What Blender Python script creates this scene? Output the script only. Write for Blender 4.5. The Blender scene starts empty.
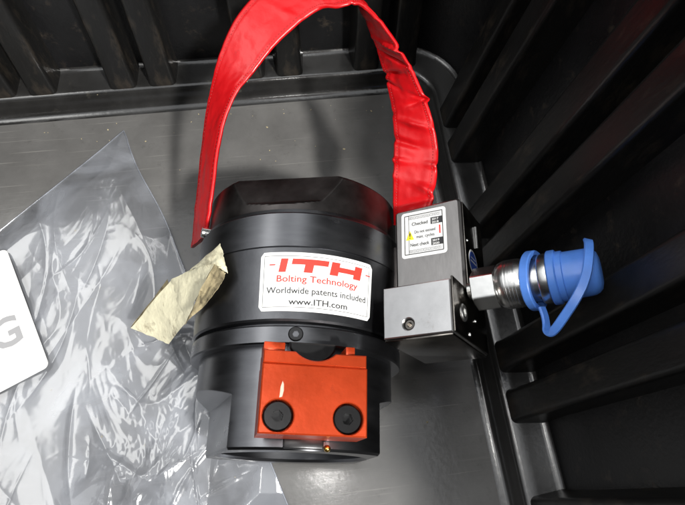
import bpy, bmesh, math, random
from math import sin, cos, radians as R, pi
from mathutils import Matrix, Vector, noise
random.seed(7)
sc = bpy.context.scene
COL = sc.collection

# ------------------------------------------------------------------ camera
cd = bpy.data.cameras.new('camera'); cam = bpy.data.objects.new('camera', cd); COL.objects.link(cam)
cd.sensor_width = 36.0; cd.lens = 560/685*36; cd.clip_start = .01; cd.clip_end = 30
CAM = ((0.9921, 0.1010, -0.0739), (-0.1218, 0.9151, -0.3843), (0.0288, 0.3903, 0.9202))
cam.matrix_world = Matrix.Translation((0, 0, .38)) @ Matrix(CAM).to_4x4()
sc.camera = cam

# ------------------------------------------------------------------ world, exposure
w = bpy.data.worlds.new('World'); sc.world = w; w.use_nodes = True
w.node_tree.nodes['Background'].inputs[0].default_value = (.9, .95, 1, 1)
w.node_tree.nodes['Background'].inputs[1].default_value = .03
vs = sc.view_settings; vs.view_transform = 'Standard'; vs.look = 'None'; vs.exposure = 0; vs.gamma = 1
vs.use_curve_mapping = False
sc.cycles.use_denoising = True
sc.cycles.max_bounces = 10; sc.cycles.transparent_max_bounces = 16

# ------------------------------------------------------------------ lamps of the workshop ceiling
def area(name, loc, sx, sy, radiance, colour=(1, 1, 1), rot=(0, 0, 0)):
    l = bpy.data.lights.new(name, 'AREA'); l.shape = 'RECTANGLE'; l.size = sx; l.size_y = sy
    l.energy = radiance*pi*sx*sy; l.color = colour
    o = bpy.data.objects.new(name, l); COL.objects.link(o); o.location = loc; o.rotation_euler = rot
    return o
area('ceiling_panel_light', (-1.17, .65, 1.6), 3.0, 2.7, 1.05, (.96, .98, 1), (0, 0, R(5.8)))
area('tube_light', (-.80, .60, 1.45), .36, 1.25, 4.2, (1, .99, .96))
area('tube_light', (.02, .55, 1.5), .05, 1.2, 5, (1, .99, .97))
KEY = Vector((.93, -1.36, 2.2))      # hard workshop lamp over the front right corner; the right wall keeps it off the right of the floor
area('work_lamp', KEY, .20, .20, 1020, (1, .985, .95), (KEY-Vector((0, .15, 0))).to_track_quat('Z', 'Y').to_euler())
area('phone_torch', (.004, .03, .385), .016, .016, 130, (1, .97, .93), (R(8), 0, 0))

# ------------------------------------------------------------------ materials
def mat(name, col, rough=.5, metal=0., spec=.5, coat=0., noise_amt=0., noise_scale=60., bump=0., bump_scale=400., rough_var=0., scratch=0., ior=1.5,
        stretch=(1, 1, 1), speck=None, streak=None):
    m = bpy.data.materials.new(name); m.use_nodes = True
    nt = m.node_tree; b = nt.nodes['Principled BSDF']; N = nt.nodes.new; L = nt.links.new
    b.inputs['Base Color'].default_value = (*col, 1); b.inputs['Roughness'].default_value = rough
    b.inputs['Metallic'].default_value = metal; b.inputs['IOR'].default_value = ior
    b.inputs['Specular IOR Level'].default_value = spec; b.inputs['Coat Weight'].default_value = coat
    tc = N('ShaderNodeTexCoord'); mp = N('ShaderNodeMapping'); mp.inputs['Scale'].default_value = stretch
    L(tc.outputs['Object'], mp.inputs['Vector'])
    colsock = None
    if noise_amt:
        n = N('ShaderNodeTexNoise'); n.inputs['Scale'].default_value = noise_scale; n.inputs['Detail'].default_value = 6
        n.inputs['Roughness'].default_value = .65
        L(mp.outputs[0], n.inputs['Vector'])
        r = N('ShaderNodeMapRange'); r.inputs['From Min'].default_value = .3; r.inputs['From Max'].default_value = .7
        r.inputs['To Min'].default_value = 1-noise_amt; r.inputs['To Max'].default_value = 1+noise_amt
        L(n.outputs['Fac'], r.inputs['Value'])
        mx = N('ShaderNodeMix'); mx.data_type = 'RGBA'; mx.blend_type = 'MULTIPLY'; mx.inputs['Factor'].default_value = 1
        mx.inputs['A'].default_value = (*col, 1); L(r.outputs[0], mx.inputs['B'])
        colsock = mx.outputs['Result']
    if speck:
        # dust and scuffs: a lighter tone in sparse noise peaks
        n = N('ShaderNodeTexNoise'); n.inputs['Scale'].default_value = speck[1]; n.inputs['Detail'].default_value = 8
        n.inputs['Roughness'].default_value = .75
        L(mp.outputs[0], n.inputs['Vector'])
        r = N('ShaderNodeMapRange'); r.inputs['From Min'].default_value = speck[2]; r.inputs['From Max'].default_value = speck[2]+.14
        r.inputs['To Max'].default_value = speck[3]
        L(n.outputs['Fac'], r.inputs['Value'])
        mx = N('ShaderNodeMix'); mx.data_type = 'RGBA'; L(r.outputs[0], mx.inputs['Factor'])
        if colsock: L(colsock, mx.inputs['A'])
        else: mx.inputs['A'].default_value = (*col, 1)
        mx.inputs['B'].default_value = (*speck[0], 1); colsock = mx.outputs['Result']
    if streak:
        for ang, sc_ in ((.12, 16), (-.35, 11), (1.25, 9)):
            m2 = N('ShaderNodeMapping'); m2.inputs['Rotation'].default_value = (0, 0, ang); m2.inputs['Scale'].default_value = (1, 46, 1)
            L(tc.outputs['Object'], m2.inputs['Vector'])
            n = N('ShaderNodeTexNoise'); n.inputs['Scale'].default_value = sc_; n.inputs['Detail'].default_value = 3
            L(m2.outputs[0], n.inputs['Vector'])
            r = N('ShaderNodeMapRange'); r.inputs['From Min'].default_value = .66; r.inputs['From Max'].default_value = .74; r.inputs['To Max'].default_value = streak[1]
            L(n.outputs['Fac'], r.inputs['Value'])
            mx = N('ShaderNodeMix'); mx.data_type = 'RGBA'; L(r.outputs[0], mx.inputs['Factor']); L(colsock, mx.inputs['A'])
            mx.inputs['B'].default_value = (*streak[0], 1); colsock = mx.outputs['Result']
    if colsock: L(colsock, b.inputs['Base Color'])
    if rough_var:
        n = N('ShaderNodeTexNoise'); n.inputs['Scale'].default_value = noise_scale*.5; n.inputs['Detail'].default_value = 7
        L(mp.outputs[0], n.inputs['Vector'])
        r = N('ShaderNodeMapRange'); r.inputs['From Min'].default_value = .3; r.inputs['From Max'].default_value = .7
        r.inputs['To Min'].default_value = max(.03, rough-rough_var); r.inputs['To Max'].default_value = rough+rough_var
        L(n.outputs['Fac'], r.inputs['Value']); L(r.outputs[0], b.inputs['Roughness'])
    if bump:
        n = N('ShaderNodeTexNoise'); n.inputs['Scale'].default_value = bump_scale; n.inputs['Detail'].default_value = 4
        L(mp.outputs[0], n.inputs['Vector'])
        h = n.outputs['Fac']
        if scratch:
            for k, (ang, st) in enumerate(((.5, 9), (1.4, 7), (-.6, 11))):
                m2 = N('ShaderNodeMapping'); m2.inputs['Rotation'].default_value = (0, 0, ang); m2.inputs['Scale'].default_value = (1, 24, 1)
                L(tc.outputs['Object'], m2.inputs['Vector'])
                v = N('ShaderNodeTexVoronoi'); v.feature = 'DISTANCE_TO_EDGE'; v.inputs['Scale'].default_value = st
                L(m2.outputs[0], v.inputs['Vector'])
                rr = N('ShaderNodeMapRange'); rr.inputs['From Max'].default_value = .02; rr.inputs['To Min'].default_value = -scratch; rr.inputs['To Max'].default_value = 0
                L(v.outputs['Distance'], rr.inputs['Value'])
                ad = N('ShaderNodeMath'); ad.operation = 'ADD'; L(h, ad.inputs[0]); L(rr.outputs[0], ad.inputs[1]); h = ad.outputs[0]
        bp = N('ShaderNodeBump'); bp.inputs['Strength'].default_value = bump; bp.inputs['Distance'].default_value = .001
        L(h, bp.inputs['Height']); L(bp.outputs[0], b.inputs['Normal'])
    return m

M = {}
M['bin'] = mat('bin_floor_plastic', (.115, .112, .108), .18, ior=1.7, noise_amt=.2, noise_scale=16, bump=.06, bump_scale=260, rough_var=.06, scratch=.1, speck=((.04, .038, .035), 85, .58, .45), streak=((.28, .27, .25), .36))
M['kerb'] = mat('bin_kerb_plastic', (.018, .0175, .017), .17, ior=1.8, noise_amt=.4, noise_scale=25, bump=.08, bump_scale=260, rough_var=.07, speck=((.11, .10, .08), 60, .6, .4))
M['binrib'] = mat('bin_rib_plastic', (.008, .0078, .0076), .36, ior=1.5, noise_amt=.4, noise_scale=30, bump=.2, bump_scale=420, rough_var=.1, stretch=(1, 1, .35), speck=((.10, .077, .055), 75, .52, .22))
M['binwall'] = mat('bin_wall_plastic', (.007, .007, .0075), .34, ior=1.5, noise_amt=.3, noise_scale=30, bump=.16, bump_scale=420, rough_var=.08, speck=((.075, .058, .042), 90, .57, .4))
M['black'] = mat('blackened_steel', (.115, .117, .125), .34, 1., speck=((.22, .22, .23), 75, .63, .45), noise_amt=.16, noise_scale=55, bump=.03, bump_scale=500, rough_var=.06, stretch=(1, 1, 1))
M['turned'] = mat('blackened_turned_steel', (.150, .153, .163), .31, 1., noise_amt=.12, noise_scale=45, bump=.015, bump_scale=160, rough_var=.05, stretch=(1, 4, 1))
M['raw'] = mat('brown_black_oxide_steel', (.082, .075, .073), .36, 1., noise_amt=.3, noise_scale=60, bump=.1, bump_scale=160, rough_var=.1)
M['bore'] = mat('dark_bore', (.012, .012, .013), .45, .3)
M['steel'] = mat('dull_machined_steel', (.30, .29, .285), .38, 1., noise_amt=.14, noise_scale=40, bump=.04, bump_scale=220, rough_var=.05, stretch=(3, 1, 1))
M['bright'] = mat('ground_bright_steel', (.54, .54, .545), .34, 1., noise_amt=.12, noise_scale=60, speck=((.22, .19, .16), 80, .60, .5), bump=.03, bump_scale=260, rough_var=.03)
M['darksteel'] = mat('dark_brownish_steel', (.16, .148, .135), .22, 1., noise_amt=.4, noise_scale=60, bump=.1, bump_scale=150, rough_var=.08)
M['zinc'] = mat('zinc_plated_steel', (.70, .70, .69), .27, 1., noise_amt=.08, noise_scale=120, bump=.04, bump_scale=300)
M['orange'] = mat('orange_anodised_aluminium', (.52, .054, .012), .32, .5, noise_amt=.16, noise_scale=38, bump=.06, bump_scale=400, rough_var=.08, speck=((.20, .022, .010), 80, .58, .6))
M['scratchmetal'] = mat('bare_aluminium', (.85, .5, .4), .4, .6)
M['screw'] = mat('black_screw_steel', (.030, .030, .031), .32, .8, bump=.05)
M['red'] = mat('red_vinyl', (.54, .004, .007), .34, spec=.45, noise_amt=.16, noise_scale=30, speck=((.20, .004, .006), 60, .57, .55), bump=.22, bump_scale=190, rough_var=.07)
M['redthread'] = mat('dark_red_thread', (.36, .012, .013), .6)
M['white'] = mat('white_vinyl', (.76, .76, .745), .38, bump=.03, noise_amt=.05, noise_scale=40, speck=((.45, .43, .38), 85, .64, .5))
M['inkblack'] = mat('black_ink', (.022, .022, .024), .5)
M['inkred'] = mat('red_ink', (.72, .045, .03), .45)
M['inkgrey'] = mat('grey_ink', (.34, .34, .35), .5)
M['inkyellow'] = mat('yellow_ink', (.85, .68, .02), .45)
M['inkblue'] = mat('blue_ink', (.04, .09, .40), .45)
M['blue'] = mat('blue_plastic', (.10, .27, .80), .34, noise_amt=.12, noise_scale=60, bump=.10, bump_scale=240, rough_var=.08, speck=((.10, .16, .42), 90, .60, .5))
M['brass'] = mat('brass', (.8, .5, .12), .25, 1.)
M['paper'] = mat('aged_masking_paper', (.83, .78, .56), .7, noise_amt=.12, noise_scale=110, bump=.5, bump_scale=260, speck=((.14, .09, .04), 70, .55, .7))
M['paperdirty'] = mat('dirty_masking_paper', (.40, .33, .19), .75, noise_amt=.5, noise_scale=130, bump=.4, bump_scale=200, speck=((.05, .035, .02), 150, .52, .9))
M['crumb'] = mat('pale_crumbs', (.34, .29, .18), .8, noise_amt=.3)

def film_material():
    m = bpy.data.materials.new('clear_plastic_film'); m.use_nodes = True; nt = m.node_tree
    for n in list(nt.nodes): nt.nodes.remove(n)
    N = nt.nodes.new; L = nt.links.new
    out = N('ShaderNodeOutputMaterial')
    tr = N('ShaderNodeBsdfTransparent'); tr.inputs[0].default_value = (.91, .925, .96, 1)
    di = N('ShaderNodeBsdfDiffuse'); di.inputs[0].default_value = (.70, .735, .81, 1)
    tl = N('ShaderNodeBsdfTranslucent'); tl.inputs[0].default_value = (.70, .735, .81, 1)
    gl = N('ShaderNodeBsdfGlossy'); gl.inputs[0].default_value = (1, 1, 1, 1); gl.inputs['Roughness'].default_value = .13
    lw = N('ShaderNodeLayerWeight'); lw.inputs['Blend'].default_value = .22
    r = N('ShaderNodeMapRange'); r.inputs['To Min'].default_value = .085; r.inputs['To Max'].default_value = .6
    L(lw.outputs['Fresnel'], r.inputs['Value'])
    tc = N('ShaderNodeTexCoord'); n = N('ShaderNodeTexNoise'); n.inputs['Scale'].default_value = 20; n.inputs['Detail'].default_value = 6; n.inputs['Distortion'].default_value = .8
    L(tc.outputs['Object'], n.inputs['Vector'])
    r2 = N('ShaderNodeMapRange'); r2.inputs['From Min'].default_value = .40; r2.inputs['From Max'].default_value = .64
    r2.inputs['To Min'].default_value = .07; r2.inputs['To Max'].default_value = .42
    L(n.outputs['Fac'], r2.inputs['Value'])
    md = N('ShaderNodeMixShader'); md.inputs[0].default_value = .4; L(di.outputs[0], md.inputs[1]); L(tl.outputs[0], md.inputs[2])
    m1 = N('ShaderNodeMixShader'); L(r2.outputs[0], m1.inputs[0]); L(tr.outputs[0], m1.inputs[1]); L(md.outputs[0], m1.inputs[2])
    m2 = N('ShaderNodeMixShader'); L(r.outputs[0], m2.inputs[0]); L(m1.outputs[0], m2.inputs[1]); L(gl.outputs[0], m2.inputs[2])
    L(m2.outputs[0], out.inputs['Surface'])
    return m
M['film'] = film_material()

# ------------------------------------------------------------------ helpers
def finish(name, bm, m, parent=None, smooth=35, xf=None, recalc=True):
    if recalc: bmesh.ops.recalc_face_normals(bm, faces=bm.faces)
    if xf is not None: bm.transform(xf)
    me = bpy.data.meshes.new(name); bm.to_mesh(me); bm.free()
    me.materials.append(m)
    if smooth:
        me.polygons.foreach_set('use_smooth', [True]*len(me.polygons))
        me.set_sharp_from_angle(angle=R(smooth))
    o = bpy.data.objects.new(name, me); COL.objects.link(o)
    if parent is not None: o.parent = parent
    return o
def thing(name, label, cat, mw=None):
    o = bpy.data.objects.new(name, None); o.empty_display_size = .02; COL.objects.link(o)
    if mw is not None: o.matrix_world = mw
    o['label'] = label; o['category'] = cat
    return o
def share(o, parent, xf=None):
    c = o.copy(); COL.objects.link(c); c.parent = parent
    if xf is not None: c.matrix_local = xf
    return c
def box(bm, x0, x1, y0, y1, z0, z1, bev=0., seg=2):
    t = bmesh.new()
    bmesh.ops.create_cube(t, size=1)
    for v in t.verts:
        v.co = ((x0+x1)/2+v.co.x*(x1-x0), (y0+y1)/2+v.co.y*(y1-y0), (z0+z1)/2+v.co.z*(z1-z0))
    if bev: bmesh.ops.bevel(t, geom=t.edges[:], offset=bev, segments=seg, profile=.5, affect='EDGES')
    me = bpy.data.meshes.new('tmp'); t.to_mesh(me); t.free(); bm.from_mesh(me); bpy.data.meshes.remove(me)
def lathe(bm, prof, n=96, radial=None, close=False):
    """profile of (axial, radius) about +Y; radial(theta, a, r) may cut flats. theta measured from +Z towards +X"""
    rings = []
    for a, r in prof:
        ring = []
        for k in range(n):
            th = 2*pi*k/n
            rr = radial(th, a, r) if radial else r
            ring.append(bm.verts.new((rr*sin(th), a, rr*cos(th))))
        rings.append(ring)
    pairs = list(zip(rings, rings[1:]))
    if close: pairs.append((rings[-1], rings[0]))
    for p, q in pairs:
        for k in range(n):
            j = (k+1) % n
            bm.faces.new((p[k], p[j], q[j], q[k]))
    return rings
def cap(bm, ring): bm.faces.new(ring)
def circle(cx, cy, r, n=24): return [(cx+r*cos(2*pi*k/n), cy+r*sin(2*pi*k/n)) for k in range(n)]
def inset(poly, d):
    n = len(poly); out = []
    for k in range(n):
        p0, p1, p2 = Vector(poly[k-1]), Vector(poly[k]), Vector(poly[(k+1) % n])
        e0, e1 = (p1-p0).normalized(), (p2-p1).normalized()
        n0, n1 = Vector((-e0.y, e0.x)), Vector((-e1.y, e1.x))
        b = (n0+n1); b /= max(.3, b.length_squared/2)
        out.append(tuple(p1+b*d))
    return out
def slab(bm, poly, z0, z1, holes=(), bev=.0006, bottom=True):
    """prism over a CCW polygon with a bevelled top; holes are (cx, cy, r, floor_z) blind bores in the top"""
    ins = inset(poly, bev)
    lo = [bm.verts.new((x, y, z0)) for x, y in poly]
    hi = [bm.verts.new((x, y, z1-bev)) for x, y in poly]
    tp = [bm.verts.new((x, y, z1)) for x, y in ins]
    n = len(poly)
    for a, b in ((lo, hi), (hi, tp)):
        for k in range(n): bm.faces.new((a[k], a[(k+1) % n], b[(k+1) % n], b[k]))
    if bottom: bm.faces.new(lo[::-1])
    edges = [bm.edges.get((tp[k], tp[(k+1) % n])) for k in range(n)]
    for cx, cy, r, fz in holes:
        c0 = [bm.verts.new((x, y, z1)) for x, y in circle(cx, cy, r+.0004, 28)]
        c1 = [bm.verts.new((x, y, z1-.0004)) for x, y in circle(cx, cy, r, 28)]
        c2 = [bm.verts.new((x, y, fz)) for x, y in circle(cx, cy, r, 28)]
        for a, b in ((c0, c1), (c1, c2)):
            for k in range(28): bm.faces.new((a[k], a[(k+1) % 28], b[(k+1) % 28], b[k]))
        bm.faces.new(c2)
        edges += [bm.edges.get((c0[k], c0[(k+1) % 28])) for k in range(28)]
    bmesh.ops.triangle_fill(bm, edges=edges, use_beauty=True, use_dissolve=False)
def socket_screw(bm, r, h, hexr, depth, n=36):
    """cap screw head standing on z=0 with a hexagon socket, axis +Z"""
    def ring(rad, z, m=n, rot=0): return [bm.verts.new((rad*cos(2*pi*k/m+rot), rad*sin(2*pi*k/m+rot), z)) for k in range(m)]
    def hexring(rad, z):
        out = []
        for k in range(n):
            th = 2*pi*k/n; s = (th % (pi/3))-pi/6
            rr = rad*cos(pi/6)/cos(s); out.append(bm.verts.new((rr*cos(th), rr*sin(th), z)))
        return out
    rs = [ring(r, 0), ring(r, h-.0005), ring(r-.0005, h), ring(hexr*1.04, h), hexring(hexr, h), hexring(hexr, h-depth)]
    for a, b in zip(rs, rs[1:]):
        for k in range(n): bm.faces.new((a[k], a[(k+1) % n], b[(k+1) % n], b[k]))
    bm.faces.new(rs[-1]); bm.faces.new(rs[0][::-1])
def tube(bm, pts, r, n=10):
    rings = []
    up = Vector((0, 0, 1))
    for i, p in enumerate(pts):
        p = Vector(p); t = (Vector(pts[min(i+1, len(pts)-1)])-Vector(pts[max(i-1, 0)])).normalized()
        a = t.cross(up)
        if a.length < .1: a = t.cross(Vector((1, 0, 0)))
        a.normalize(); b = a.cross(t)
        rings.append([bm.verts.new(p+r*(cos(2*pi*k/n)*a+sin(2*pi*k/n)*b)) for k in range(n)])
    for p, q in zip(rings, rings[1:]):
        for k in range(n): bm.faces.new((p[k], p[(k+1) % n], q[(k+1) % n], q[k]))
    bm.faces.new(rings[0][::-1]); bm.faces.new(rings[-1])
def catmull(P, t):
    n = len(P)-1; t = max(0, min(n-1e-6, t)); i = int(t); f = t-i
    p0, p1, p2, p3 = (Vector(P[max(0, min(n, j))]) for j in (i-1, i, i+1, i+2))
    return .5*((2*p1)+(p2-p0)*f+(2*p0-5*p1+4*p2-p3)*f*f+(3*p1-p0-3*p2+p3)*f**3)
def strip_poly(bm, pts, z=0., map_=None):
    vs_ = [bm.verts.new(map_(x, y, z) if map_ else (x, y, z)) for x, y in pts]
    bm.faces.new(vs_)
def text_bm(s, size_w, x, y, bold=0., shear=0., height=None):
    """printed words as a mesh, lower left corner at x, y, scaled to a given width (and height)"""
    c = bpy.data.curves.new('tmp_text', 'FONT'); c.body = s; c.size = 1; c.offset = bold; c.shear = shear; c.resolution_u = 3
    o = bpy.data.objects.new('tmp_text', c); COL.objects.link(o)
    dg = bpy.context.evaluated_depsgraph_get(); me = bpy.data.meshes.new_from_object(o.evaluated_get(dg))
    bpy.data.objects.remove(o); bpy.data.curves.remove(c)
    bm = bmesh.new(); bm.from_mesh(me); bpy.data.meshes.remove(me)
    x0 = min(v.co.x for v in bm.verts); x1 = max(v.co.x for v in bm.verts)
    k = size_w/(x1-x0); ky = k if height is None else height/.729
    for v in bm.verts: v.co = (x+(v.co.x-x0)*k, y+v.co.y*ky, 0)
    return bm
def merge(dst, src):
    me = bpy.data.meshes.new('tmp'); src.to_mesh(me); src.free(); dst.from_mesh(me); bpy.data.meshes.remove(me)
def rrect(x0, x1, y0, y1, r, n=6):
    out = []
    for cx, cy, a0 in ((x1-r, y0+r, -90), (x1-r, y1-r, 0), (x0+r, y1-r, 90), (x0+r, y0+r, 180)):
        for k in range(n+1):
            a = R(a0+90*k/n); out.append((cx+r*cos(a), cy+r*sin(a)))
    return out

# ------------------------------------------------------------------ the bin
FX0, FX1, FY0, FY1 = -.37, .112, -.20, .3025
DR = math.tan(R(8))
bin_ = thing('storage_bin', 'black ribbed plastic storage bin that everything lies in', 'storage bin')
PROF = [(-.0045, .0000), (-.0012, .0003), (.0012, .0016), (.0034, .0046), (.0052, .0086), (.0066, .0120), (.0082, .0142), (.0104, .0150), (.0170, .0153), (.0270, .0156), (.0303, .0162), (.0320, .0182)]
for z in (.03, .06, .10, .16, .22, .28, .308): PROF.append((.0320+(z-.0182)*DR, z))
PROF += [(.0320+.2948*DR+.004, .3155), (.0320+.2948*DR+.022, .316), (.0320+.2948*DR+.024, .313), (.0320+.2948*DR+.024, .293)]
CR = .022
def loop(u):
    """rounded rectangle path offset outward by u: list of (x, y, side)"""
    r = CR+u; out = []
    cs = ((FX1-CR, FY1-CR, 0), (FX0+CR, FY1-CR, 90), (FX0+CR, FY0+CR, 180), (FX1-CR, FY0+CR, 270))
    for i, (cx, cy, a0) in enumerate(cs):
        for k in range(13):
            a = R(a0+90*k/12); out.append((cx+r*cos(a), cy+r*sin(a)))
        nx, ny, na = cs[(i+1) % 4]
        p = Vector(out[-1]); q = Vector((nx+r*cos(R(na)), ny+r*sin(R(na))))
        for k in range(1, 24): out.append(tuple(p.lerp(q, k/24)))
    return out
LOOPS = [loop(u) for u, z in PROF]
NL = len(LOOPS[0]); SIDE = NL//4
def warp(x, y, z):   # moulded plastic is never dead flat
    n = noise.noise(Vector((x*9, y*9, z*9+3)))*.0010
    return n
bm = bmesh.new()
bm.faces.new([bm.verts.new((x, y, 0)) for x, y in LOOPS[0]])
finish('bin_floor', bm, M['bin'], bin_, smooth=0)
for s, nm in enumerate(('back', 'left', 'front', 'right')):
    # columns from mid-corner to mid-corner
    idx = [(s*SIDE+6+k) % NL for k in range(SIDE+1)]
    for part, j0, j1, mt in (('kerb', 0, 11, 'bin'), ('wall', 11, len(PROF)-1, 'binwall')):
        bm = bmesh.new(); g = []
        for j in range(j0, j1+1):
            row = []
            for i in idx:
                x, y = LOOPS[j][i]; z = PROF[j][1]
                d = warp(x, y, z) if j > 1 else 0
                row.append(bm.verts.new((x+d, y+d, z+(d*.6 if j > 1 else 0))))
            g.append(row)
        for a, b in zip(g, g[1:]):
            for k in range(len(idx)-1): bm.faces.new((a[k], a[k+1], b[k+1], b[k]))
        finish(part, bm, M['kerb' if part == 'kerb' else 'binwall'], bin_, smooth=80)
# ribs: rounded trapezoid section extruded up the draft of the wall
def rib_mesh(wf=.0098, wb=.0126, flare=.0):
    bm = bmesh.new()
    sec = []   # (along wall, inward offset u)
    ui, uo = .0098, .0365
    pts = [(-wb, uo), (-wb+.001, uo-.004)]
    for k in range(7):
        a = R(180-15*k); pts.append((-wf+.0034+.0034*cos(a)*1.0, ui+.0036-.0036*sin(a)))
    sec = pts+[(-x, u) for x, u in pts[::-1]]
    rows = []
    for z in (.0125, .0138, .016, .022, .04, .08, .14, .20, .26, .302):
        f = 1.0
        lift = 0
        if z < .016: lift = 0
        k = 1.0 + (.10 if z < .02 else .05 if z < .03 else 0)
        rows.append([bm.verts.new((x*k*(1-.05*(z/.3)), u+lift+(z-.0145)*DR, z)) for x, u in sec])
    for a, b in zip(rows, rows[1:]):
        for k in range(len(sec)-1): bm.faces.new((a[k], a[k+1], b[k+1], b[k]))
    bm.faces.new(rows[0][::-1]); bm.faces.new(rows[-1])
    return bm
# the section's outward offset u runs along +Y for the back wall
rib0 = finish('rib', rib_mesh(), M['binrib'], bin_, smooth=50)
first = True
def put_rib(mw):
    global first
    o = rib0 if first else share(rib0, bin_)
    first = False
    o.matrix_local = mw
for c in (-.303, -.205, -.112, -.010, .084):
    for d in (-.0152, .0158): put_rib(Matrix.Translation((c+d, FY1, 0)))
for c in (.2435, .1475, .0505, -.0455, -.142):
    for d in (-.0160, .0160): put_rib(Matrix.Translation((FX1, c+d, 0)) @ Matrix.Rotation(-pi/2, 4, 'Z'))
for c in (.24, .145, .05, -.045, -.14):
    for d in (-.0152, .0158): put_rib(Matrix.Translation((FX0, c+d, 0)) @ Matrix.Rotation(pi/2, 4, 'Z'))
for c in (-.303, -.205, -.107, -.01, .06):
    for d in (-.0152, .0158): put_rib(Matrix.Translation((c+d, FY0, 0)) @ Matrix.Rotation(pi, 4, 'Z'))
# drip of glue / rivet head on the back wall behind the handle
bm = bmesh.new(); bmesh.ops.create_uvsphere(bm, u_segments=16, v_segments=10, radius=.0028)
finish('rivet', bm, M['zinc'], bin_, xf=Matrix.Translation((.0455, .3520, .085)) @ Matrix.Diagonal((1.2, .5, .8, 1)))

# ------------------------------------------------------------------ the tensioner, lying on its side. local +Y runs along its axis
TOOL = Matrix.Translation((-.0155, .0205, .0633)) @ Matrix.Rotation(R(-8.2), 4, 'Z') @ Matrix.Rotation(R(-.7), 4, 'X')
tool = thing('bolt_tensioner', 'black cylindrical hydraulic bolt tensioner lying on its side, red carrying strap and orange block', 'hydraulic tool', TOOL)
ROLL = R(12)
def flat_cut(centres, d):
    def f(th, a, r):
        dd = d(a)
        for c in centres:
            dt = (th-c+pi) % (2*pi)-pi
            if abs(dt) < 1.2: r = min(r, dd/cos(dt))
        return r
    return f
def ramp(a, a0, a1, d0, d1): return d0+(d1-d0)*max(0, min(1, (a-a0)/(a1-a0)))
# lower cylinder with six wrench flats
bm = bmesh.new()
pr = [(.040, .0385), (-.0012, .0385), (-.0028, .0400), (-.0028, .0520), (-.0016, .0532)]+[(a_, .0532) for a_ in [k*.002 for k in range(0, 11)]+[.0212+k*.00026 for k in range(28)]+[.030, .034, .038, .042, .0448]]
cutf = flat_cut([R(-71), R(97)], lambda a: ramp(a, .0222, .0275, .0405, .0545) if a > -.002 else .0398)
topf = flat_cut([ROLL], lambda a: .0525)
cut = lambda th, a, r: topf(th, a, cutf(th, a, r))
rings = lathe(bm, pr, 900, lambda th, a, r: cut(th, a, r) if r > .05 else r)
finish('lower_cylinder', bm, M['turned'], tool, smooth=22)
# bore
bm = bmesh.new(); rings = lathe(bm, [(.012, .0382), (.012, .025), (.04, .025)], 72); cap(bm, rings[-1])
finish('bore_piston', bm, M['bore'], tool)
# flange ring
bm = bmesh.new(); lathe(bm, [(.0440, .050), (.0440, .0576), (.0447, .0583), (.0523, .0583), (.0530, .0576), (.0530, .050)], 200)
finish('flange_ring', bm, M['turned'], tool, smooth=30)
# main body with a narrow groove behind the ring
bm = bmesh.new(); lathe(bm, [(.0528, .0542), (.0548, .0542), (.0552, .0574), (.0562, .0582), (.0926, .0605), (.0931, .0601)], 200)
finish('body', bm, M['black'], tool, smooth=30)
bm = bmesh.new(); lathe(bm, [(.0929, .0596), (.0934, .0606), (.1118, .0606), (.1130, .0594), (.1150, .0590), (.1158, .0560)], 200)
finish('collar', bm, M['turned'], tool, smooth=30)
# nut with big flats
bm = bmesh.new()
pr = [(.1150, .0520), (.1155, .0560)]+[(.1160+k*.0006, .0572) for k in range(38)]+[(.1390, .0568), (.1404, .0552), (.1404, .030)]
cut = flat_cut([R(-9), R(171)], lambda a: ramp(a, .1185, .1222, .0580, .0532) if a < .1222 else ramp(a, .1222, .1404, .0532, .0474))
rings = lathe(bm, pr, 480, lambda th, a, r: cut(th, a, r) if r > .055 else r); cap(bm, rings[-1])
finish('end_nut', bm, M['raw'], tool, smooth=22)
# set screw in the flange ring
def tool_radial(th, y, r, spin=0):
    """frame on the cylinder: local Z points out along the radius at angle th"""
    return Matrix.Translation((r*sin(th), y, r*cos(th))) @ Matrix.Rotation(th, 4, 'Y') @ Matrix.Rotation(spin, 4, 'Z')
bm = bmesh.new(); socket_screw(bm, .0036, .0014, .0017, .0012)
finish('set_screw', bm, M['screw'], tool, smooth=30, xf=tool_radial(R(2.2), .0487, .0576))

# maker's label, wrapped on the body
LR = .0609
def lab(u, v, h=0.):
    th = ROLL+u/LR; r = .0586+.0021*v/.03+h
    return Vector((r*sin(th), .0598+v, r*cos(th)))
lbl = None
bm = bmesh.new()
LW, LH = .0302, .0300
nx = 40
o0 = rrect(-LW, LW, 0, LH, .0022, 5)
grid = []
for k in range(nx+1):
    u = -LW+2*LW*k/nx
    # rounded ends
    dx = max(0, abs(u)-(LW-.0022)); cut_ = .0022-math.sqrt(max(0, .0022**2-dx*dx)) if dx > 0 else 0
    grid.append([bm.verts.new(lab(u, cut_+(LH-2*cut_)*j/4)) for j in range(5)])
for a, b in zip(grid, grid[1:]):
    for j in range(4): bm.faces.new((a[j], b[j], b[j+1], a[j+1]))
for f in bm.faces: f.normal_update()
lbl = finish('maker_label', bm, M['white'], tool, smooth=80)
def bend(bm, h):
    bmesh.ops.subdivide_edges(bm, edges=[e for e in bm.edges if e.calc_length() > .004], cuts=2)
    for v in bm.verts: v.co = lab(v.co.x, v.co.y, h)
    return bm
def printed(name, bm, m, parent, h, bender): return finish(name, bender(bm, h), m, parent, smooth=80)
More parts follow.
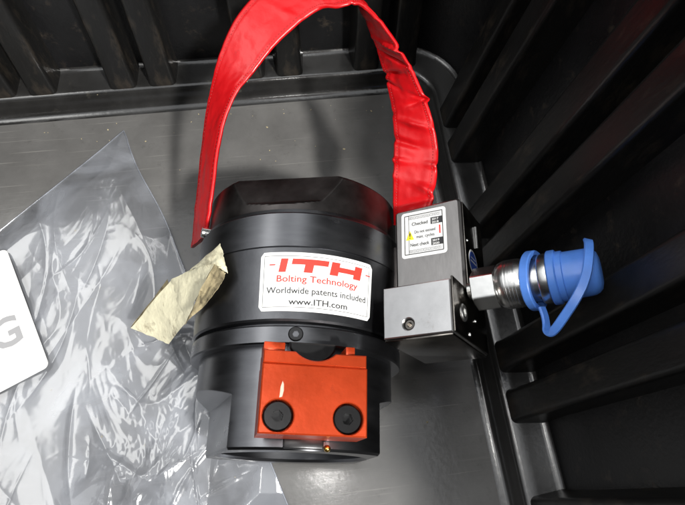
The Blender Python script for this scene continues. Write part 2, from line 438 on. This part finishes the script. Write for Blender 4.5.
# border line
bm = bmesh.new(); n = 60; b = .0020; t_ = .00022
def line(bm, p, q, w, k=1):
    p, q = Vector(p), Vector(q); d = (q-p).normalized(); nrm = Vector((-d.y, d.x))*w/2
    for i in range(k):
        a, c = p.lerp(q, i/k), p.lerp(q, (i+1)/k)
        bm.faces.new([bm.verts.new((x.x, x.y, 0)) for x in (a-nrm, c-nrm, c+nrm, a+nrm)])
for p, q, k in (((-LW+b, b), (LW-b, b), 30), ((LW-b, b), (LW-b, LH-b), 2), ((LW-b, LH-b), (-LW+b, LH-b), 30), ((-LW+b, LH-b), (-LW+b, b), 2)): line(bm, p, q, t_, k)
for v in bm.verts: v.co = lab(v.co.x, v.co.y, .00012)
finish('border_line', bm, M['inkblack'], lbl, smooth=80)
# logo letters: wide slanted I, T, H
bm = bmesh.new()
v0, v1 = .0196, .0266
def sl(u0, u1, a, b_):
    f = lambda u, v: (u+(v-v0)*.17, v)
    n = max(1, int((u1-u0)/.003))
    for i in range(n):
        ua, ub = u0+(u1-u0)*i/n, u0+(u1-u0)*(i+1)/n
        strip_poly(bm, [f(ua, a), f(ub, a), f(ub, b_), f(ua, b_)])
H_ = v1-v0
sl(-.0208, -.0172, v0, v1)
sl(-.0150, .0035, v0+H_*.58, v1); sl(-.0082, -.0038, v0, v0+H_*.58)
sl(.0050, .0094, v0, v1); sl(.0094, .0180, v0+H_*.30, v0+H_*.68); sl(.0180, .0224, v0, v1)
for u0 in (-.0262, .0252): sl(u0, u0+.003, v0+H_*.5, v0+H_*.59)
for v in bm.verts: v.co = lab(v.co.x, v.co.y, .00013)
finish('logo_letters', bm, M['inkred'], lbl, smooth=80)
bm = text_bm('Bolting Technology', .0425, -.0215, .0147, .012, height=.0034); printed('red_text', bm, M['inkred'], lbl, .00013, bend)
bm = text_bm('Worldwide patents included', .0530, -.0265, .0088, .008, height=.0033); printed('patent_text', bm, M['inkblack'], lbl, .00013, bend)
bm = text_bm('www.ITH.com', .0305, -.0150, .0033, .014, height=.0031); printed('web_text', bm, M['inkblack'], lbl, .00013, bend)

# orange block, in the rolled frame: x across, y along the axis, z radial
RF = Matrix.Rotation(R(10.2), 4, 'Y') @ Matrix.Translation((-.0006, -.0030, 0))
BT = .0752
bm = bmesh.new()
slab(bm, [(-.0230, .0046), (.0230, .0046), (.0230, .0336), (-.0230, .0336)], .0552, BT, [(-.0150, .0120, .0066, BT-.0085), (.0148, .0120, .0066, BT-.0085)], .0006)
block = finish('orange_block', bm, M['orange'], tool, smooth=30, xf=RF)
bm = bmesh.new(); arc = [(.0128*sin(R(a)), .0486-.0128*cos(R(a))) for a in range(-44, 45, 8)]
slab(bm, [(-.0228, .0338), (.0228, .0338), (.0228, .0396)]+arc[::-1]+[(-.0228, .0396)], .0552, BT-.0007, (), .0005)
finish('rear_ledge', bm, M['orange'], block, smooth=30, xf=RF)
for x0, x1 in ((-.0228, -.0135), (.0138, .0180)):
    bm = bmesh.new(); box(bm, x0, x1, .0397, .0436, .058, BT-.003, .0004)
    finish('prong', bm, M['orange'], block, xf=RF)
bm = bmesh.new(); slab(bm, [(-.0108, .0464)]+[(.0118*sin(R(a)), .0486-.0118*cos(R(a))) for a in range(-64, 65, 8)]+[(.0108, .0464)], .050, .0640, (), .0008)
finish('locking_stud', bm, M['screw'], tool, smooth=30, xf=RF)
bm = bmesh.new(); socket_screw(bm, .0061, .0066, .0026, .0035)
s0 = finish('cap_screw', bm, M['screw'], block, smooth=30)
s0.matrix_local = RF @ Matrix.Translation((-.0150, .0120, BT-.0084)) @ Matrix.Rotation(.3, 4, 'Z')
share(s0, block, RF @ Matrix.Translation((.0148, .0120, BT-.0084)) @ Matrix.Rotation(.9, 4, 'Z'))
bm = bmesh.new()
pts = [(-.0150, .0192), (-.0138, .0196), (-.0133, .0222), (-.0134, .0248), (-.0140, .0262), (-.0147, .0238)]
strip_poly(bm, pts); finish('scratch', bm, M['scratchmetal'], block, smooth=0, xf=RF @ Matrix.Translation((0, 0, BT+.00008)))
bm = bmesh.new(); box(bm, -.010, .008, .0008, .0060, .0500, .0558, .0008); finish('spring_pin', bm, M['screw'], block, xf=RF)
bm = bmesh.new(); bmesh.ops.create_uvsphere(bm, u_segments=12, v_segments=8, radius=.0016); finish('brass_pin', bm, M['brass'], block, xf=RF @ Matrix.Translation((.0095, .0012, .0560)))

# ------------------------------------------------------------------ valve block: frame with x outward (s), y along the axis, z = n
BE = R(-31.6)
VF = Matrix.Translation((-.0024, -.0014, -.0022)) @ Matrix(((cos(BE), 0, sin(BE), 0), (0, 1, 0, 0), (-sin(BE), 0, cos(BE), 0), (0, 0, 0, 1)))
bm = bmesh.new()
SU = .1052
slab(bm, rrect(.0674, SU, .0760, .1281, .0022, 4), -.030, .004, (), .0012)
valve = finish('valve_block', bm, M['steel'], tool, smooth=30, xf=VF)
bm = bmesh.new(); slab(bm, [(.0686, .0502), (.1034, .0500), (.1034, .0758), (.0686, .0762)], -.0300, .0222, [(.0817, .0562, .0030, .0175)], .0005)
low = finish('front_block', bm, M['bright'], valve, smooth=30, xf=VF)
# thin cheek plates give the block's outer and front faces a darker steel colour
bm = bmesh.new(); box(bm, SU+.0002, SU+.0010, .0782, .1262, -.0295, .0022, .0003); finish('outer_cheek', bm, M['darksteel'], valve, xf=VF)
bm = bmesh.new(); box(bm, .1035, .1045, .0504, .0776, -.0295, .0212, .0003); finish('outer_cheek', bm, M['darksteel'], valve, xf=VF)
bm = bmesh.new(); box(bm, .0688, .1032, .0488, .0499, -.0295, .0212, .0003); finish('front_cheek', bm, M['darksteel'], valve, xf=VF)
bm = bmesh.new(); box(bm, .050, .0685, .066, .110, -.022, -.002, .001); finish('mounting_neck', bm, M['raw'], valve, xf=VF)
bm = bmesh.new(); socket_screw(bm, .0027, .0030, .0014, .0025); finish('grub_screw', bm, M['darksteel'], valve, smooth=30, xf=VF @ Matrix.Translation((.0817, .0562, .0178)))
def on_side(s, y, t): return VF @ Matrix.Translation((s, y, t)) @ Matrix.Rotation(pi/2, 4, 'Y')
bm = bmesh.new(); socket_screw(bm, .0044, .0010, .0023, .0009); finish('port_plug', bm, M['zinc'], valve, smooth=30, xf=on_side(.1044, .0625, .0085))
for s, y, t, r in ((.1044, .0632, -.0100, .0011), (.1044, .0535, .0010, .0011), (SU+.0009, .1045, -.0010, .0009)):
    bm = bmesh.new(); bmesh.ops.create_uvsphere(bm, u_segments=12, v_segments=8, radius=r); finish('ball_plug', bm, M['zinc'], valve, xf=VF @ Matrix.Translation((s, y, t)))
bm = bmesh.new(); tube(bm, [(SU+.0014, .1060, -.017), (SU+.0014, .1190, -.017)], .0008); finish('roll_pin', bm, M['zinc'], valve, xf=VF)
# round blue and white inspection sticker half hidden behind the coupling
S2 = on_side(SU+.00115, .0945, -.0085)
bm = bmesh.new(); strip_poly(bm, circle(0, 0, .0072, 40)); st = finish('round_sticker', bm, M['white'], valve, smooth=0, xf=S2)
bm = bmesh.new(); strip_poly(bm, circle(0, 0, .0061, 40), .0001); finish('blue_disc', bm, M['inkblue'], st, smooth=0, xf=S2)
bm = bmesh.new(); strip_poly(bm, rrect(-.0048, .0048, -.0004, .0004, .0002), .0002); strip_poly(bm, rrect(-.004, .004, .0018, .0024, .0002), .0002); finish('white_bars', bm, M['white'], st, smooth=0, xf=S2)

# inspection label on the valve block. label coordinates: x 0..1 across, y 0..1 up
A0 = (.0712, .0985); AW, AH = .0258, .0273
def vl(x, y, z): return (A0[0]+x*AW+(y)*.0003, A0[1]+y*AH-.0009*x, .0041+z)
bm = bmesh.new(); strip_poly(bm, rrect(0, 1, 0, 1, .07), 0, vl); vlab = finish('inspection_label', bm, M['white'], valve, smooth=0, xf=VF)
def vprint(name, bm, m, z=.00012):
    for v in bm.verts: v.co = vl(v.co.x, v.co.y, z)
    return finish(name, bm, m, vlab, smooth=0, xf=VF)
bm = bmesh.new(); q = .075
for p, r_ in (((q, q), (1-q, q)), ((1-q, q), (1-q, 1-q)), ((1-q, 1-q), (q, 1-q)), ((q, 1-q), (q, q))): line(bm, p, r_, .016)
line(bm, (.17, q), (.17, 1-q), .008)
vprint('frame_line', bm, M['inkblack'])
bm = bmesh.new()
for row in (.105, .835):
    for k in range(9):
        x0 = .185+k*.078
        for p, r_ in (((x0, row), (x0+.06, row)), ((x0+.06, row), (x0+.06, row+.055)), ((x0+.06, row+.055), (x0, row+.055)), ((x0, row+.055), (x0, row))): line(bm, p, r_, .008)
for k in range(9):
    for row in (.112, .842):
        merge(bm, text_bm(str(k+1), .018, .205+k*.078, row, .03, height=.042))
vprint('month_grid', bm, M['inkgrey'])
bm = text_bm('Checked', .36, .24, .69, .012, height=.075); merge(bm, text_bm('Do not exceed', .46, .30, .51, .006, height=.07))
merge(bm, text_bm('max. cycles', .40, .34, .40, .006, height=.07)); merge(bm, text_bm('Next check', .42, .20, .235, .012, height=.075))
vprint('label_text', bm, M['inkblack'])
bm = bmesh.new()
for x0, x1, y0, y1 in ((.665, .925, .655, .80), (.665, .925, .195, .345)): strip_poly(bm, rrect(x0, x1, y0, y1, .004))
vprint('year_box', bm, M['inkblack'])
bm = bmesh.new()
for y, s in ((.735, '2017'), (.668, '2018'), (.275, '2019'), (.207, '2020')): merge(bm, text_bm(s, .15, .69, y, .02, height=.045))
vprint('year_text', bm, M['white'], .0002)
bm = bmesh.new(); line(bm, (.86, .43), (.86, .61), .03); vprint('red_mark', bm, M['inkred'])
bm = bmesh.new(); strip_poly(bm, [(.105, .385), (.285, .385), (.195, .585)]); vprint('warning_triangle', bm, M['inkyellow'], .0002)
bm = bmesh.new(); strip_poly(bm, [(.185, .455), (.205, .455), (.212, .53), (.178, .53)]); strip_poly(bm, rrect(.184, .206, .415, .437, .004)); vprint('warning_mark', bm, M['inkblack'], .0003)

# ------------------------------------------------------------------ hydraulic quick coupling on the valve block, with its dust cap
CF = VF @ Matrix.Translation((.0015, .0764, -.0005)) @ Matrix.Rotation(-pi/2, 4, 'Z')     # lathe axis +Y -> +s
def turned(name, prof, m, parent, n=64, radial=None, capend=True, smooth=30):
    bm = bmesh.new(); rr = lathe(bm, prof, n, radial)
    if capend: cap(bm, rr[-1]); cap(bm, rr[0][::-1])
    return finish(name, bm, m, parent, smooth=smooth, xf=CF)
def hexcut(flat, rot=0.):
    def f(th, a, r):
        d = ((th-rot) % (pi/3))-pi/6
        return min(r, flat/cos(d))
    return f
coup = turned('quick_coupling', [(.1040, .0042), (.1190, .0042), (.1195, .0100), (.1202, .0108), (.1230, .0118), (.1300, .0118), (.1318, .0113), (.1330, .0100), (.139, .0100), (.1392, .0115), (.1400, .0119), (.1432, .0119), (.1440, .0100)], M['zinc'], valve, 64)
turned('hex_nut', [(.1070, .0086), (.1076, .0106), (.1186, .0106), (.1193, .0088)], M['zinc'], coup, 96, hexcut(.0093, R(-16)), smooth=20)
# diamond knurl on the sleeve, as shallow raised rings
for k in range(4):
    turned('sleeve_rib', [(.1236+k*.0015, .0116), (.1238+k*.0015, .01192), (.1245+k*.0015, .01192), (.1247+k*.0015, .0116)], M['zinc'], coup, 48, capend=False)
capo = turned('dust_cap', [(.1436, .0105), (.1436, .0126), (.1440, .0129), (.1468, .0129), (.1473, .0124), (.1474, .0119), (.1500, .0119), (.1504, .0112), (.1598, .0110), (.1616, .0108), (.1634, .0100), (.1648, .0085), (.1655, .0060), (.1657, .001)], M['blue'], valve, 64)
# strap loop of the cap
bm = bmesh.new(); lathe(bm, [(.1340, .0122), (.1340, .0140), (.1345, .0144), (.1376, .0144), (.1381, .0140), (.1381, .0122)], 64, close=True)
finish('cap_ring', bm, M['blue'], capo, xf=CF @ Matrix.Translation((0, .1361, 0)) @ Matrix.Rotation(R(9), 4, 'X') @ Matrix.Rotation(R(-7), 4, 'Z') @ Matrix.Translation((0, -.1361, 0)))
path = [(.1380, .0655, .0010), (.1388, .0610, .0005), (.1390, .0565, .0010), (.1392, .0535, .0025), (.1412, .0522, .0045), (.1440, .0535, .0065), (.1480, .0570, .0090), (.1530, .0620, .0115), (.1575, .0680, .0128), (.1605, .0745, .0130), (.1622, .0815, .0122), (.1630, .0880, .0098), (.1628, .0915, .0070), (.1622, .0935, .0030)]
bm = bmesh.new(); rows = []
for i in range(80):
    t = (len(path)-1)*i/79; p = catmull(path, t); d = (catmull(path, t+.05)-catmull(path, t-.05)).normalized()
    up = Vector((.25, .1, 1)) if i > 18 else Vector((.9, 0, .55))
    f = min(1, max(0, (i-10)/16)); up = Vector((.9, 0, .5)).lerp(Vector((.35, .1, .95)), f)
    nrm = (up-d*up.dot(d)).normalized(); b_ = d.cross(nrm)
    rows.append([bm.verts.new(p+b_*x+nrm*y) for x, y in ((-.0017, -.0008), (.0017, -.0008), (.0021, 0), (.0017, .0008), (-.0017, .0008), (-.0021, 0))])
for a, b_ in zip(rows, rows[1:]):
    for k in range(6): bm.faces.new((a[k], a[(k+1) % 6], b_[(k+1) % 6], b_[k]))
bm.faces.new(rows[0]); bm.faces.new(rows[-1])
finish('cap_strap', bm, M['blue'], capo, smooth=40, xf=VF @ Matrix.Translation((.0015, -.0031, 0)))

# ------------------------------------------------------------------ red carrying strap (world coordinates brought into the tool's frame)
TI = TOOL.inverted()
EO = [[-0.0671, 0.1484, 0.0566], [-0.0609, 0.1714, 0.0694], [-0.0544, 0.2023, 0.0826], [-0.0464, 0.2275, 0.0982], [-0.0374, 0.2436, 0.1149], [-0.0241, 0.2624, 0.127], [-0.0052, 0.2771, 0.134], [0.0224, 0.2843, 0.137], [0.0429, 0.2788, 0.1316], [0.0544, 0.2553, 0.1221], [0.0586, 0.2353, 0.1172], [0.0611, 0.2169, 0.1129], [0.0623, 0.1967, 0.1058], [0.06, 0.1739, 0.0992], [0.0574, 0.1543, 0.0902], [0.0566, 0.1392, 0.0809]]
EI = [[-0.0542, 0.1447, 0.0794], [-0.0481, 0.162, 0.0906], [-0.0401, 0.194, 0.1034], [-0.0301, 0.2135, 0.1138], [-0.0158, 0.2288, 0.1191], [0.0011, 0.2431, 0.127], [0.0236, 0.2562, 0.134], [0.0356, 0.2543, 0.137], [0.0489, 0.2539, 0.1384], [0.059, 0.2362, 0.1399], [0.0687, 0.2182, 0.1348], [0.0765, 0.2007, 0.1271], [0.0811, 0.1848, 0.1202], [0.0832, 0.1681, 0.1108], [0.0776, 0.144, 0.1038], [0.0691, 0.1246, 0.0991]]
NS, NW, TH = 260, 22, .0013
def strap_frame(t):
    o, i = catmull(EO, t), catmull(EI, t)
    d = ((catmull(EO, t+.15)+catmull(EI, t+.15))-(catmull(EO, t-.15)+catmull(EI, t-.15))).normalized()
    wv = (i-o); n = d.cross(wv).normalized()
    return o, i, n
def strap_pt(t, a, side):
    """a 0..1 across; side +1/-1 of the strap"""
    o, i, n = strap_frame(t)
    p = o.lerp(i, a)
    # pillow: thin rolled edges and stitched valleys
    e = min(a, 1-a)
    prof = TH*(.30+.70*min(1, e/.05)**.5)
    if e > .05: prof *= 1-.42*math.exp(-((e-.10)/.028)**2)
    # creases across the strap, strong on the right-hand side
    wr = 0
    for c, amp, wd, sk in CREASE:
        x = (t-c-sk*(a-.5))/wd
        wr += amp*math.exp(-x*x)*(.55+.45*sin(a*5+c*3))
    wr += .0005*noise.noise(Vector((t*1.6, a*3, 0)))+.00028*noise.noise(Vector((t*6, a*7, 4)))
    return p+n*(side*prof+wr)
CREASE = []
rc = random.Random(3)
for c in (5.6, 7.6, 8.4, 8.9): CREASE.append((c, -.0008, .09, rc.uniform(-.2, .2)))
for c in (9.6, 10.05, 10.6, 11.15, 11.6, 12.15, 12.75, 13.2, 13.7, 14.2): CREASE.append((c, rc.choice((-1, -1, 1))*rc.uniform(.0020, .0036), rc.uniform(.045, .09), rc.uniform(-.6, .6)))
bm = bmesh.new(); rows = []
for i in range(NS+1):
    t = (len(EO)-1)*i/NS
    top = [strap_pt(t, k/NW, 1) for k in range(NW+1)]; bot = [strap_pt(t, k/NW, -1) for k in range(NW, -1, -1)]
    rows.append([bm.verts.new(p) for p in top+bot])
for a, b_ in zip(rows, rows[1:]):
    n = len(a)
    for k in range(n): bm.faces.new((a[k], a[(k+1) % n], b_[(k+1) % n], b_[k]))
bm.faces.new(rows[0]); bm.faces.new(rows[-1])
strap = finish('carrying_strap', bm, M['red'], tool, smooth=80, xf=TI)
bm = bmesh.new()
NT = 190
for e in (.10, .90):
    for side in (1, -1):
        for i in range(NT):
            t = (len(EO)-1)*(i+.2)/NT; t2 = (len(EO)-1)*(i+.75)/NT
            o, ii, n = strap_frame(t)
            p, q = strap_pt(t, e, side)+n*side*.0001, strap_pt(t2, e, side)+n*side*.0001
            wv = (ii-o).normalized()*.00035
            vs4 = [bm.verts.new(x) for x in (p-wv, p+wv, q+wv, q-wv)]; m_ = bm.verts.new((p+q)/2+n*side*.0004)
            for k in range(4): bm.faces.new((vs4[k], vs4[(k+1) % 4], m_))
stt = finish('stitching', bm, M['redthread'], strap, smooth=0, xf=TI); stt['kind'] = 'stuff'
# the screws that hold the strap
bm = bmesh.new(); bmesh.ops.create_cone(bm, cap_ends=True, segments=20, radius1=.0035, radius2=.003, depth=.006)
finish('strap_screw', bm, M['zinc'], tool, xf=tool_radial(R(-67), .1165, .0590))

# ------------------------------------------------------------------ clear bag, flat on the floor and partly under the tool
bag = thing('plastic_bag', 'crumpled clear plastic bag spread on the bin floor beside and under the tool', 'plastic bag', Matrix.Translation((-.16, .12, 0)))
A = Vector((-.1299, .2809)); dL = Vector((-.2078, .2097))-A; dL.normalize()
dR_ = (Vector((-.0300, .0120))-A).normalized()
LA, LB = .20, .34
rb = random.Random(11)
NA, NB = 320, 500
import numpy as np
GA, GB = np.meshgrid(LA*np.arange(NA+1)/NA, LB*np.arange(NB+1)/NB)
FOLDS = np.zeros_like(GA)
for k in range(120):
    cx, cy = rb.uniform(0, LA), rb.uniform(.02, LB)
    ang = rb.gauss(1.3, .8); fine = k > 45
    ln = rb.uniform(.006, .030) if fine else rb.uniform(.018, .06)
    am = (rb.uniform(.0003, .0011) if fine else rb.uniform(.0008, .0026))*rb.choice((1, 1, -1))
    wd = rb.uniform(.0006, .0018) if fine else rb.uniform(.0012, .004)
    bow = rb.uniform(-9, 9)
    dx, dy = GA-cx, GB-cy; l = dx*cos(ang)+dy*sin(ang); d = np.abs(-dx*sin(ang)+dy*cos(ang)+bow*l*l)
    FOLDS += np.where(np.abs(l) < ln, am*np.exp(-d/wd)*np.clip(1-(l/ln)**2, 0, 1), 0)
def fold_at(a, b):
    return float(FOLDS[max(0, min(NB, round(b/LB*NB))), max(0, min(NA, round(a/LA*NA)))])
def bag_h(a, b, x, y):
    edge = min(a, b, LA-a, LB-b)
    wild = max(.24, min(1, (b-.125)/.09))                   # the top corner lies flat, the rest is crumpled
    if a < .05: wild = max(wild, .22*min(1, b/.1))
    h = 0
    p = Vector((a*24, b*24, .3)); wv = noise.noise_vector(p*.9)*.55
    q = p+wv
    h += .0080*(1-abs(noise.noise(q*.40))*2.0)
    h += .0024*(1-abs(noise.noise(q*.85+Vector((5, 2, 1))))*2.2)
    h += .0006*(1-abs(noise.noise(q*2.1+Vector((9, 4, 2))))*2.4)+.00018*(1-abs(noise.noise(q*6.1+Vector((1, 4, 7))))*2.4)
    h += 1.35*fold_at(a, b)
    h = .0032+wild*max(-.002, h)*.95
    h += .0003*noise.noise(Vector((a*40, b*26, 0)))
    # weight of the tool pins it to the floor along the line of contact
    t = TI @ Vector((x, y, .0))
    h *= 1-.75*max(0, min(1, (a-.085)/.05))*math.exp(-((b-.19)/.075)**2)      # flat beneath the card
    g = max(0, min(1, (abs(t.x)-.022)/.03))
    if t.y < -.02: g = max(g, min(1, (-.02-t.y)/.03))
    f = max(0, min(1, edge/.02))
    h *= .12+.88*g
    return .0009+h*(.35+.65*f)
bm = bmesh.new(); g = []
for j in range(NB+1):
    row = []
    for i in range(NA+1):
        a, b = LA*i/NA, LB*j/NB
        xy = A+dL*a+dR_*b
        # slightly wavy free edges
        e1 = .0035*noise.noise(Vector((b*16, 1, 0)))*(1-i/NA) if j > 8 else 0
        xy = xy+dL*e1
        row.append(bm.verts.new((xy.x+.16, xy.y-.12, bag_h(a, b, xy.x, xy.y))))
    g.append(row)
for p, q in zip(g, g[1:]):
    for k in range(NA): bm.faces.new((p[k], p[k+1], q[k+1], q[k]))
finish('bag_film', bm, M['film'], bag, smooth=180, recalc=False)
# heat-sealed hem along the free edge
bm = bmesh.new()
for nm, pts in (('e', [(0, LB*j/120) for j in range(121)]), ('t', [(LA*i/80, 0) for i in range(81)])):
    P3 = []
    for a, b in pts:
        xy = A+dL*a+dR_*b
        if nm == 'e': xy = xy+dL*(.0035*noise.noise(Vector((b*16, 1, 0))) if b > .009 else 0)
        P3.append((xy.x+.16, xy.y-.12, bag_h(a, b, xy.x, xy.y)+.0003))
    tube(bm, P3, .00045, 6)
finish('bag_seam', bm, M['film'], bag, smooth=80)
# white card label in the bag
ang = math.atan2(.0961-.1792, -.1706+.205)+pi/2
CM = Matrix.Translation((-.1706+.16, .0961-.12, .0085)) @ Matrix.Rotation(ang, 4, 'Z') @ Matrix.Rotation(R(-4), 4, 'Y')
bm = bmesh.new(); slab(bm, rrect(-.075, 0, 0, .096, .004, 5), -.0005, 0, (), .0001)
card = finish('bag_label', bm, M['white'], bag, smooth=30, xf=CM)
bm = text_bm('G', .0200, -.0290, .0260, .02, height=.0215); finish('label_letter', bm, M['inkgrey'], card, smooth=0, xf=CM @ Matrix.Translation((0, 0, .0002)))

# ------------------------------------------------------------------ folded strip of yellowed masking paper leaning on the body
pap = thing('masking_paper', 'folded torn strip of yellowed paper tape leaning on the black cylinder', 'paper strip', Matrix.Translation((-.10, .10, .05)))
PW = [('paper_strip', [[-0.1144, 0.1117, 0.022], [-0.0871, 0.095, 0.034], [-0.0671, 0.096, 0.074], [-0.0778, 0.1247, 0.066]], 'paper', 1), ('paper_strip', [[-0.0778, 0.1247, 0.066], [-0.0671, 0.096, 0.074], [-0.044, 0.1111, 0.116], [-0.0619, 0.1208, 0.088]], 'paper', 2), ('paper_strip', [[-0.0619, 0.1208, 0.088], [-0.044, 0.1111, 0.116], [-0.0375, 0.1047, 0.118], [-0.0401, 0.1218, 0.116]], 'paper', 4), ('side_fold', [[-0.0669, 0.092, 0.08], [-0.0444, 0.0958, 0.114], [-0.0375, 0.1047, 0.118], [-0.044, 0.1111, 0.116]], 'paperdirty', 6), ('side_flap', [[-0.1148, 0.1127, 0.021], [-0.0992, 0.1161, 0.033], [-0.0809, 0.1236, 0.056], [-0.0831, 0.1312, 0.052]], 'paperdirty', 8)]
def sheet(name, quad, m, n=14, amp=.0012, seed=0, thick=.00018):
    """bilinear patch over four corner points, rumpled, with real thickness"""
    bm = bmesh.new(); q = [Vector(p)-Vector((-.10, .10, .05)) for p in quad]
    nr = (q[1]-q[0]).cross(q[3]-q[0]).normalized()
    if nr.z < 0: nr = -nr
    lay = []
    for s in (1, 0):
        g = []
        for j in range(n+1):
            row = []
            for i in range(n+1):
                u, v = i/n, j/n
                p = (q[0].lerp(q[1], u)).lerp(q[3].lerp(q[2], u), v)
                d = amp*(noise.noise(Vector((u*2.5+seed, v*2.5, seed)))+.5*noise.noise(Vector((u*6+seed, v*6, 3))))
                jag = .0006*noise.noise(Vector((u*9, v*9, seed+7))) if (i in (0, n) or j in (0, n)) else 0
                row.append(bm.verts.new(p+nr*(d+s*thick)+Vector((jag, jag, 0))))
            g.append(row)
        for a, b in zip(g, g[1:]):
            for k in range(n): bm.faces.new((a[k], a[k+1], b[k+1], b[k]))
        lay.append(g)
    t, b = lay
    rim = lambda g: [g[0][k] for k in range(n)]+[g[k][n] for k in range(n)]+[g[n][k] for k in range(n, 0, -1)]+[g[k][0] for k in range(n, 0, -1)]
    rt, rb_ = rim(t), rim(b)
    for k in range(len(rt)): bm.faces.new((rt[k], rt[(k+1) % len(rt)], rb_[(k+1) % len(rt)], rb_[k]))
    return finish(name, bm, m, pap, smooth=60)
for nm, quad, mk, sd in PW: sheet(nm, quad, M[mk], seed=sd)

# ------------------------------------------------------------------ crumbs and dust on the floor and kerb
bm = bmesh.new(); rg = random.Random(5)
for k in range(70):
    x, y = rg.uniform(-.25, .11), rg.uniform(.0, .294)
    if rg.random() < .5: y = rg.uniform(.24, .294)
    r = rg.choice((.0003, .0004, .0005, .0007)); z = 0
    if rg.random() < .1: y = rg.uniform(.307, .318); z = .0150
    m4 = Matrix.Translation((x, y, z+r*.5)) @ Matrix.Rotation(rg.uniform(0, 3), 4, 'Z') @ Matrix.Diagonal((rg.uniform(.6, 1.8), 1, .6, 1))
    bmesh.ops.create_icosphere(bm, subdivisions=1, radius=r, matrix=m4)
cr = finish('crumbs', bm, M['crumb'], smooth=0); cr['kind'] = 'stuff'; cr['label'] = 'pale crumbs and grit scattered on the bin floor'
